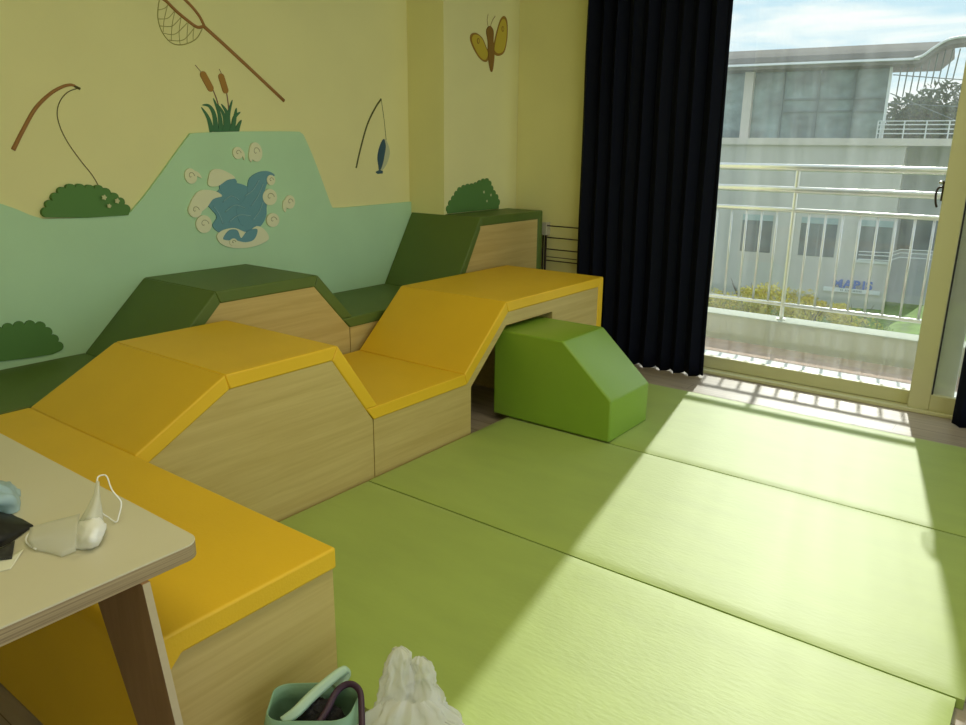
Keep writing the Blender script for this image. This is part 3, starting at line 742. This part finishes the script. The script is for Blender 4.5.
poly('wave', [(248, 180), (256, 173), (266, 171), (274, 175), (268, 180), (264, 192), (266, 206), (262, 222), (250, 226), (240, 224), (236, 208), (246, 196)], M_wave, 0.0075)
poly('foam', [(207, 182), (210, 171), (218, 169), (228, 173), (234, 178), (226, 180), (217, 186), (209, 186)], M_curl, 0.011)
poly('foam', [(188, 208), (193, 196), (201, 190), (214, 191), (221, 196), (212, 199), (206, 207), (198, 213), (190, 214)], M_curl, 0.011)
blob('foam', (270, 180), 4.6, 4.6, M_curl, 0.011)
blob('foam', (269, 197), 8.0, 7.4, M_curl, 0.010)
blob('foam', (203, 224), 7.6, 7.6, M_curl, 0.011)
blob('foam', (194, 210), 6.4, 6.2, M_curl, 0.0125)
blob('foam', (272, 220), 7.2, 6.4, M_curl, 0.010)
poly('foam', [(216, 236), (222, 230), (234, 228), (246, 232), (256, 226), (264, 230), (268, 238), (262, 243), (250, 247), (234, 248), (221, 244)], M_curl, 0.010)
poly('wave', [(222, 238), (228, 230), (236, 230), (240, 238), (246, 231), (256, 229), (253, 239), (244, 242), (234, 240), (226, 240)], M_wave, 0.013)
M_wl = colm('wave_light', (0.30, 0.52, 0.56))
for q in ([(222, 202), (230, 196), (238, 200)], [(224, 212), (234, 205), (244, 208)], [(244, 196), (252, 190), (258, 180)], [(250, 206), (257, 196), (262, 184)], [(228, 222), (238, 215), (250, 216)], [(212, 206), (218, 214), (222, 224)], [(252, 220), (258, 212), (262, 202)]):
    tube('wave_line', smooth_curve([(W(a, b, YP)[0], YP-0.0095, W(a, b, YP)[1]) for a, b in q], 5), 0.003, M_wl, sp, 5, flat=(Vector((0, 1, 0)), 0.5))
blob('foam', (232, 242), 4.0, 3.4, M_curl, 0.015)
for (c, rx, ry, rot) in (((237, 153), 5.2, 5.2, 0), ((255, 152), 6.8, 8.4, 0.1), ((190, 176), 5.6, 6.4, 0.2), ((289, 202), 6.0, 6.4, -0.2)):
    r2 = empty('water_curl_decal', (W(*c, YP)[0], YP, W(*c, YP)[1]))
    tag(r2, {237: 'small cream water curl cut-out above the splash, left of the pair', 255: 'larger cream water curl cut-out above the splash, right of the pair', 190: 'cream water curl cut-out left of the splash', 289: 'cream water curl cut-out right of the splash'}[c[0]], 'wall decal')
    blob('curl', c, rx, ry, M_curl, 0.010, r2, rot=rot)
    poly('curl_tail', [(c[0]+3, c[1]-4), (c[0]+6.5, c[1]+0), (c[0]+6.5, c[1]+7), (c[0]+4.5, c[1]+2)] if c[0] == 237 else ([(c[0]-6, c[1]-2), (c[0]-3, c[1]+2), (c[0]-4.5, c[1]+10), (c[0]-7, c[1]+5)] if c[0] != 190 else [(c[0]+2, c[1]-5), (c[0]+7, c[1]-4), (c[0]+11, c[1]+2), (c[0]+5, c[1]-1)]), M_curl, 0.0095, r2)
# second rod with fish
r3 = empty('fishing_rod_decal', (3.75, YD, 1.6), 'thin olive fishing rod drawn near the corner with a blue fish on its line', 'wall decal')
M_ol = colm('olive', (0.11, 0.12, 0.03)); M_fb = colm('fish_blue', (0.05, 0.11, 0.15)); M_fw = colm('fish_belly', (0.55, 0.58, 0.36))
stroke('rod', [(356, 168), (360, 150), (367, 125), (375, 108), (381, 99)], 0.0065, M_ol, r3)
stroke('line', [(381, 99), (384, 120), (386, 140)], 0.002, M_ol, r3, sm=0)
poly('fish_belly', [(386, 139), (390, 146), (391, 154), (388, 164), (383, 171), (380, 171), (385, 155)], M_fw, 0.004, r3, YD)
poly('fish_back', [(385, 139), (381, 147), (379, 157), (380, 166), (381, 171), (384, 164), (386, 154), (387, 146)], M_fb, 0.005, r3, YD)
poly('fish_tail', [(381, 170), (377, 172), (379, 174), (384, 173.5), (384, 171)], M_fb, 0.0055, r3, YD, sm=0)
# plain butterfly
bf = empty('butterfly_decal', (4.6, YE, 2.2), 'yellow butterfly cut-out with brown wing rims high on the pier wall', 'wall decal')
M_wy = colm('wing_yellow', (0.60, 0.46, 0.05)); M_wb = colm('wing_brown', (0.34, 0.19, 0.03)); M_bd = colm('butterfly_body', (0.28, 0.15, 0.03))
wingL = [(486, 47), (482, 38), (476, 33), (471, 34), (470, 40), (474, 50), (480, 59), (486, 62), (489, 55)]
wingR = [(493, 47), (496, 33), (500, 20), (504, 16), (507, 22), (507, 38), (504, 52), (498, 56), (493, 53)]
for wg in (wingL, wingR):
    poly('wing', wg, M_wb, 0.004, bf, YE)
    cx = sum(p[0] for p in wg)/len(wg); cyy = sum(p[1] for p in wg)/len(wg)
    poly('wing_inner', [(cx+(a-cx)*0.82, cyy+(b-cyy)*0.86) for a, b in wg], M_wy, 0.006, bf, YE)
    mx_, my_ = (477.5, 41) if wg is wingL else (502, 29)
    blob('wing_spot', (mx_, my_), 2.2, 3.0, M_wb, 0.008, bf, yy=YE, line=False)
    blob('wing_spot', (mx_, my_), 1.2, 1.8, M_wy, 0.009, bf, yy=YE, line=False)
poly('body', [(489, 26), (492.5, 31), (492.5, 42), (493.5, 54), (492.5, 66), (491, 72), (489, 66), (487.5, 54), (487.5, 42), (486, 31)], M_bd, 0.010, bf, YE)
stroke('antenna', [(488, 27), (487, 20), (488, 14)], 0.0022, M_bd, bf, YE); stroke('antenna', [(490, 27), (492, 21), (495, 16)], 0.0022, M_bd, bf, YE)

# ------------------------------------------------------------------ outside: building across the lawn
A_ = math.radians(97.7)
U = Vector((-math.cos(A_), -math.sin(A_), 0)); NN = Vector((math.sin(A_), -math.cos(A_), 0)); P0 = Vector((25.0, 6.0, 0))
# NN points away from the room
if NN.x < 0: NN = -NN
B_mat = Matrix(((U.x, NN.x, 0, P0.x), (U.y, NN.y, 0, P0.y), (0, 0, 1, 0), (0, 0, 0, 1)))
bd = bpy.data.objects.new('building', None); COL.objects.link(bd); bd.matrix_world = B_mat
tag(bd, 'pale grey two-storey building with curved metal roof across the lawn', 'building')
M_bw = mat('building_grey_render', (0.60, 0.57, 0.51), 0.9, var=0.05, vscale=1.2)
M_bb = mat('building_band', (0.70, 0.63, 0.55), 0.8, var=0.04)
M_roof = mat('roof_sheet', (0.19, 0.175, 0.15), 0.9, 0.1, var=0.05, vscale=4, stretch=(1, 1, 14))
M_roofe = mat('roof_edge', (0.78, 0.78, 0.75), 0.5)
M_bgl = mat('building_glass', (0.20, 0.27, 0.26), 0.15, 0.6, var=0.45, vscale=1.6, stretch=(1, 1, 1.4), detail=7)
M_bfr = mat('mullion', (0.16, 0.20, 0.20), 0.5)
M_white = mat('white_metal', (0.78, 0.79, 0.78), 0.5)
M_wgl = mat('dark_window_glass', (0.13, 0.16, 0.17), 0.15, 0.6, var=0.3, vscale=2)
M_teal = mat('window_header', (0.34, 0.45, 0.44), 0.5)
M_blue = mat('sign_blue', (0.0, 0.11, 0.48), 0.6, 0.1)
def bb(name, u0, u1, n0, n1, z0, z1, m, parent=bd, bevel=0):
    bm = bmesh.new(); addbox(bm, u0, u1, n0, n1, z0, z1)
    return from_bm(name, bm, m, parent, bevel=bevel)
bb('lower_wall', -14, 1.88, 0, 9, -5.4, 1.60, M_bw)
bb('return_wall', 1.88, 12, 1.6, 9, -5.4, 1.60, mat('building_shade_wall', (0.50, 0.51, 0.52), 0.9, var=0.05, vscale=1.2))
bb('terrace_slab', -14, 12, -0.12, 9, 1.60, 1.80, M_bb)
gw = bb('glazed_wall', -2.52, 1.18, 0.35, 0.45, 1.80, 3.72, M_bgl)
bb('glazed_wall', -9, -2.75, 0.35, 0.45, 1.80, 3.72, M_bgl)
for uu in (-1.66, -0.66, 0.30):
    bb('mullion', uu-0.03, uu+0.03, 0.28, 0.36, 1.80, 3.72, M_bfr, gw)
for z_ in (2.57, 2.92):
    bb('mullion', -1.66, 1.18, 0.28, 0.36, z_-0.025, z_+0.025, M_bfr, gw)
bb('column', -2.78, -2.52, 0.1, 0.45, 1.80, 3.75, M_bb); bb('column', 1.18, 1.25, 0.0, 0.12, 1.80, 3.78, M_white)
# curved roof sheet + fascia
prof = [(-0.45, 3.74), (-0.5, 3.86), (-0.45, 3.95), (-0.2, 4.10), (0.3, 4.25), (1.2, 4.46), (3, 4.62), (9, 4.7), (9, 4.3), (0.35, 3.72)]
def roof_prism(u0, u1, name, prof, m):
    bm = bmesh.new(); addprism(bm, prof, u0, u1, axis='x')
    return from_bm(name, bm, m, bd)
rf = roof_prism(-14, 1.9, 'roof', prof, M_roof)
for v in rf.data.vertices:
    if v.co.x > 0: v.co.x = 1.90+(v.co.z-3.85)*1.0
roof_prism(-14, 1.9, 'roof_edge', [(-0.53, 3.84), (-0.50, 3.90), (-0.44, 3.90), (-0.46, 3.82)], M_roofe)
# upswept gable end at the right
gp = smooth_curve([(1.75, 3.84), (1.95, 3.90), (2.2, 4.10), (2.45, 4.26), (2.8, 4.33), (3.6, 4.34), (6, 4.3)], 5)
bm = bmesh.new()
V0 = []
for (uu, zz) in gp:
    V0.append([bm.verts.new((uu, nn_, zz+dz)) for nn_, dz in ((-0.5, 0.05), (-0.5, -0.12), (0.6, -0.12), (0.6, 0.05))])
for i in range(len(V0)-1):
    for k in range(4): bm.faces.new((V0[i][k], V0[i+1][k], V0[i+1][(k+1) % 4], V0[i][(k+1) % 4]))
from_bm('canopy_roof', bm, M_roof, bd)
bm = bmesh.new(); addtube(bm, [(a, -0.53, b+0.03) for a, b in gp], 0.035, 6); from_bm('canopy_edge', bm, M_roofe, bd, smooth=True)
for i in range(9):
    uu = 1.45+0.17*i
    zt = 3.72+0.42*min(1, max(0, (uu-1.6)/0.9))
    bm = bmesh.new(); addtube(bm, [(uu, 0.2, zt), (uu-0.06, 0.9, zt-0.75)], 0.018, 5); from_bm('canopy_rib', bm, M_bfr, bd)
for (a, b) in (((1.25, 3.55), (3.6, 3.30)), ((1.25, 2.78), (3.6, 2.62)), ((1.25, 3.05), (3.2, 2.2))):
    bm = bmesh.new(); addtube(bm, [(a[0], 0.5, a[1]), (b[0], 0.5, b[1])], 0.014, 5); from_bm('canopy_brace', bm, M_bfr, bd)
for z_ in (2.27, 2.17, 2.05, 1.93):
    bm = bmesh.new(); addtube(bm, [(1.08, -0.05, z_), (6, -0.05, z_)], 0.016, 6); from_bm('terrace_rail', bm, M_white, bd)
for uu in (1.08, 1.16, 1.75, 2.3, 2.85, 3.4): 
    bm = bmesh.new(); addtube(bm, [(uu, -0.05, 1.80), (uu, -0.05, 2.27)], 0.018, 6); from_bm('terrace_post', bm, M_white, bd)
for (u0, u1) in ((-2.40, -1.48), (-0.65, 0.38), (1.02, 1.86)):
    f = bb('window', u0, u1, -0.01, 0.05, -1.69, -0.52, M_wgl)
    bb('window_header', u0, u1, -0.025, 0.0, -0.70, -0.52, M_teal, f)
    bb('window_bar', (u0+u1)/2-0.02, (u0+u1)/2+0.02, -0.03, 0.0, -1.69, -0.70, M_bfr, f)
    if u0 > 0.5:
        bb('window_surround', u0-0.05, u0, -0.04, 0.0, -1.75, -0.50, M_white, f); bb('window_surround', u0-0.05, u1, -0.04, 0.0, -1.78, -1.70, M_white, f)
f = bb('window', 2.0, 3.6, 1.56, 1.66, -1.5, -0.45, M_wgl)
for z_ in (-1.32, -1.42, -1.55):
    bm = bmesh.new(); addtube(bm, [(1.06, -0.12, z_-0.12), (1.9, -0.12, z_-0.1), (2.15, -0.12, z_+0.02), (6, -0.12, z_+0.04)], 0.014, 6); from_bm('ramp_rail', bm, M_white, bd)
# sign
sg = bpy.data.objects.new('wall_sign', None); COL.objects.link(sg); sg.matrix_world = B_mat @ Matrix.Translation((1.0, -0.1, -2.5))
tag(sg, 'blue MARIS letters above a white plate on the far building wall', 'sign')
tc_ = bpy.data.curves.new('sign_letters', 'FONT'); tc_.body = 'MARIS'; tc_.size = 0.33; tc_.extrude = 0.02; tc_.offset = 0.012; tc_.align_x = 'LEFT'; tc_.space_character = 1.06
to = bpy.data.objects.new('tmp_text', tc_); COL.objects.link(to)
dg = bpy.context.evaluated_depsgraph_get(); me = bpy.data.meshes.new_from_object(to.evaluated_get(dg)); bpy.data.objects.remove(to)
me.transform(Matrix.Rotation(math.pi/2, 4, 'X'))
lo = newobj('sign_letters', me, M_blue)
me.materials.clear(); me.materials.append(M_blue)
xs = [v.co.x for v in me.vertices]; zs = [v.co.z for v in me.vertices]
sx = 1.10/(max(xs)-min(xs)); sz = 0.26/(max(zs)-min(zs))
me.transform(Matrix.Diagonal((sx, 1, sz, 1))); xs = [v.co.x for v in me.vertices]
me.transform(Matrix.Translation((-0.54-min(xs), 0, -0.06)))
lo.parent = sg
bm = bmesh.new(); addbox(bm, -0.78, 0.78, -0.01, 0.03, -0.20, -0.075); from_bm('sign_plate', bm, M_white, sg)
bm = bmesh.new()
for i in range(14):
    x = -0.30+i*0.043
    if i in (2, 7): continue
    addbox(bm, x, x+0.026, -0.016, -0.009, -0.165, -0.115)
from_bm('plate_lettering', bm, M_bfr, sg)

# lawn and bank
M_grass = mat('grass', (0.15, 0.25, 0.03), 0.9, var=0.45, vscale=5, bump=0.8, bscale=12, detail=8)
bm = bmesh.new(); nx, ny = 40, 50; vs = {}
for i in range(nx+1):
    for j in range(ny+1):
        x = 6.45+i*0.55; y = -14+j*0.72
        z_ = -0.95 + (-3.15+0.95)*max(0, min(1, (x-9.5)/12.0))
        z_ += 1.15*math.exp(-((x-16)/4.5)**2)/(1+math.exp((y-2.05)/0.16)) * (1 if x < 24 else 0)
        z_ += 0.05*noise.noise(Vector((x*0.7, y*0.7, 0)))
        if x < 9: z_ = -0.95-(9-x)*0.5
        vs[i, j] = bm.verts.new((x, y, z_))
for i in range(nx):
    for j in range(ny): bm.faces.new((vs[i, j], vs[i+1, j], vs[i+1, j+1], vs[i, j+1]))
g = from_bm('grass_bank', bm, M_grass, smooth=True)
g['kind'] = 'structure'
# bushes of leaves
M_leafy = mat('yellow_leaf', (0.62, 0.52, 0.07), 0.7, var=0.35, vscale=14)
M_leafg = mat('green_leaf', (0.26, 0.36, 0.06), 0.7, var=0.35, vscale=10)
M_dark = mat('dark_tree_leaf', (0.05, 0.085, 0.035), 0.8, var=0.4, vscale=5)
M_bark = mat('bark', (0.10, 0.07, 0.04), 0.9)
def leaf_mesh(name, n, rx, ry, rz, size, seed, m):
    rnd = random.Random(seed); bm = bmesh.new()
    lobes = [(rnd.uniform(-0.6, 0.6)*rx, rnd.uniform(-0.6, 0.6)*ry, rnd.uniform(0.2, 0.75)*rz*2, rnd.uniform(0.35, 0.6)) for _ in range(9)]
    for i in range(n):
        lx, ly, lz, lr = rnd.choice(lobes)
        while True:
            p = Vector((rnd.uniform(-1, 1), rnd.uniform(-1, 1), rnd.uniform(-1, 1)))
            if 0.3 < p.length < 1: break
        c = Vector((lx+p.x*lr*rx, ly+p.y*lr*ry, max(0.02, lz+p.z*lr*rz)))
        a = Vector((rnd.gauss(0, 1), rnd.gauss(0, 1), rnd.gauss(0, 1))).normalized(); b = a.orthogonal().normalized(); s_ = size*rnd.uniform(0.6, 1.3)
        v = [bm.verts.new(c+a*s_), bm.verts.new(c+b*s_*0.45), bm.verts.new(c-a*s_), bm.verts.new(c-b*s_*0.45)]
        bm.faces.new(v)
    me = bpy.data.meshes.new(name); bm.to_mesh(me); bm.free(); me.materials.append(m); return me
def stem_mesh(name, h_, r, n, spread, seed):
    rnd = random.Random(seed); bm = bmesh.new()
    for i in range(n):
        a = rnd.uniform(0, 6.28); addtube(bm, [(0, 0, 0), (0.3*spread*math.cos(a), 0.3*spread*math.sin(a), h_*0.5), (spread*math.cos(a), spread*math.sin(a), h_*rnd.uniform(0.75, 1))], [r, r*0.8, r*0.3], 5)
    me = bpy.data.meshes.new(name); bm.to_mesh(me); bm.free(); me.materials.append(M_bark); return me
lm1 = leaf_mesh('foliage', 2600, 0.55, 0.55, 0.42, 0.030, 1, M_leafy); lm2 = leaf_mesh('foliage', 2600, 0.6, 0.6, 0.36, 0.032, 2, M_leafg)
stm = stem_mesh('stem', 0.8, 0.012, 7, 0.35, 3)
bl_ = [(12.6, 4.55, 'yellow-leaved bush at the left, half behind the navy curtain edge', 0.80, 1), (12.4, 3.98, 'tallest yellow-leaved bush beyond the balcony rail, left of the railing post', 1.02, 1), (12.8, 3.45, 'yellow-green bush beyond the railing, just right of the main post', 0.86, 1),
       (12.2, 2.95, 'yellowish bush below the second lower window of the far building', 0.74, 1), (12.6, 2.42, 'yellow-leaved bush directly below the MARIS sign', 0.78, 1),
       (12.0, 1.98, 'low green bush right of the MARIS sign at the foot of the bank', 0.62, 2), (10.6, 3.3, 'low green bush in the row just above the balcony curb', 0.46, 2), (10.6, 2.3, 'low green bush above the balcony curb, below the MARIS sign', 0.42, 2)]
for i, (x, y, lab, sc, kd) in enumerate(bl_):
    z_ = -1.47 if x > 12.3 else (-1.38 if x > 11 else -1.10)
    r = empty('bush', (x, y, z_), lab, 'bush', 'bushes beyond the balcony'); r.scale = (sc, sc, sc*1.15); r.rotation_euler = (0, 0, i*1.3)
    o = bpy.data.objects.new('foliage', lm1 if kd == 1 else lm2); COL.objects.link(o); o.parent = r
    o = bpy.data.objects.new('stem', stm); COL.objects.link(o); o.parent = r
tm = leaf_mesh('crown', 9000, 1.7, 1.7, 1.9, 0.12, 5, M_dark); ts = stem_mesh('trunk', 4.5, 0.13, 3, 0.7, 6)
for i, (uu, nn_, sc, lab) in enumerate(((1.95, 13.0, 1.22, 'dark tree seen behind the canopy ribs, above the white terrace rail'), (7.2, 13.5, 1.2, 'dark tree beyond the canopy, right of the window stile'))):
    p = B_mat @ Vector((uu, nn_, 0))
    r = empty('tree', (p.x, p.y, -4.6), lab, 'tree', 'trees behind the building'); r.scale = (sc, sc, sc*1.05)
    o = bpy.data.objects.new('crown', tm); COL.objects.link(o); o.parent = r; o.location = (0, 0, 3.0)
    o = bpy.data.objects.new('trunk', ts); COL.objects.link(o); o.parent = r
gm = box('ground_outside', 6.42, 60, -30, 40, -5.6, -5.4, M_grass); gm['kind'] = 'structure'
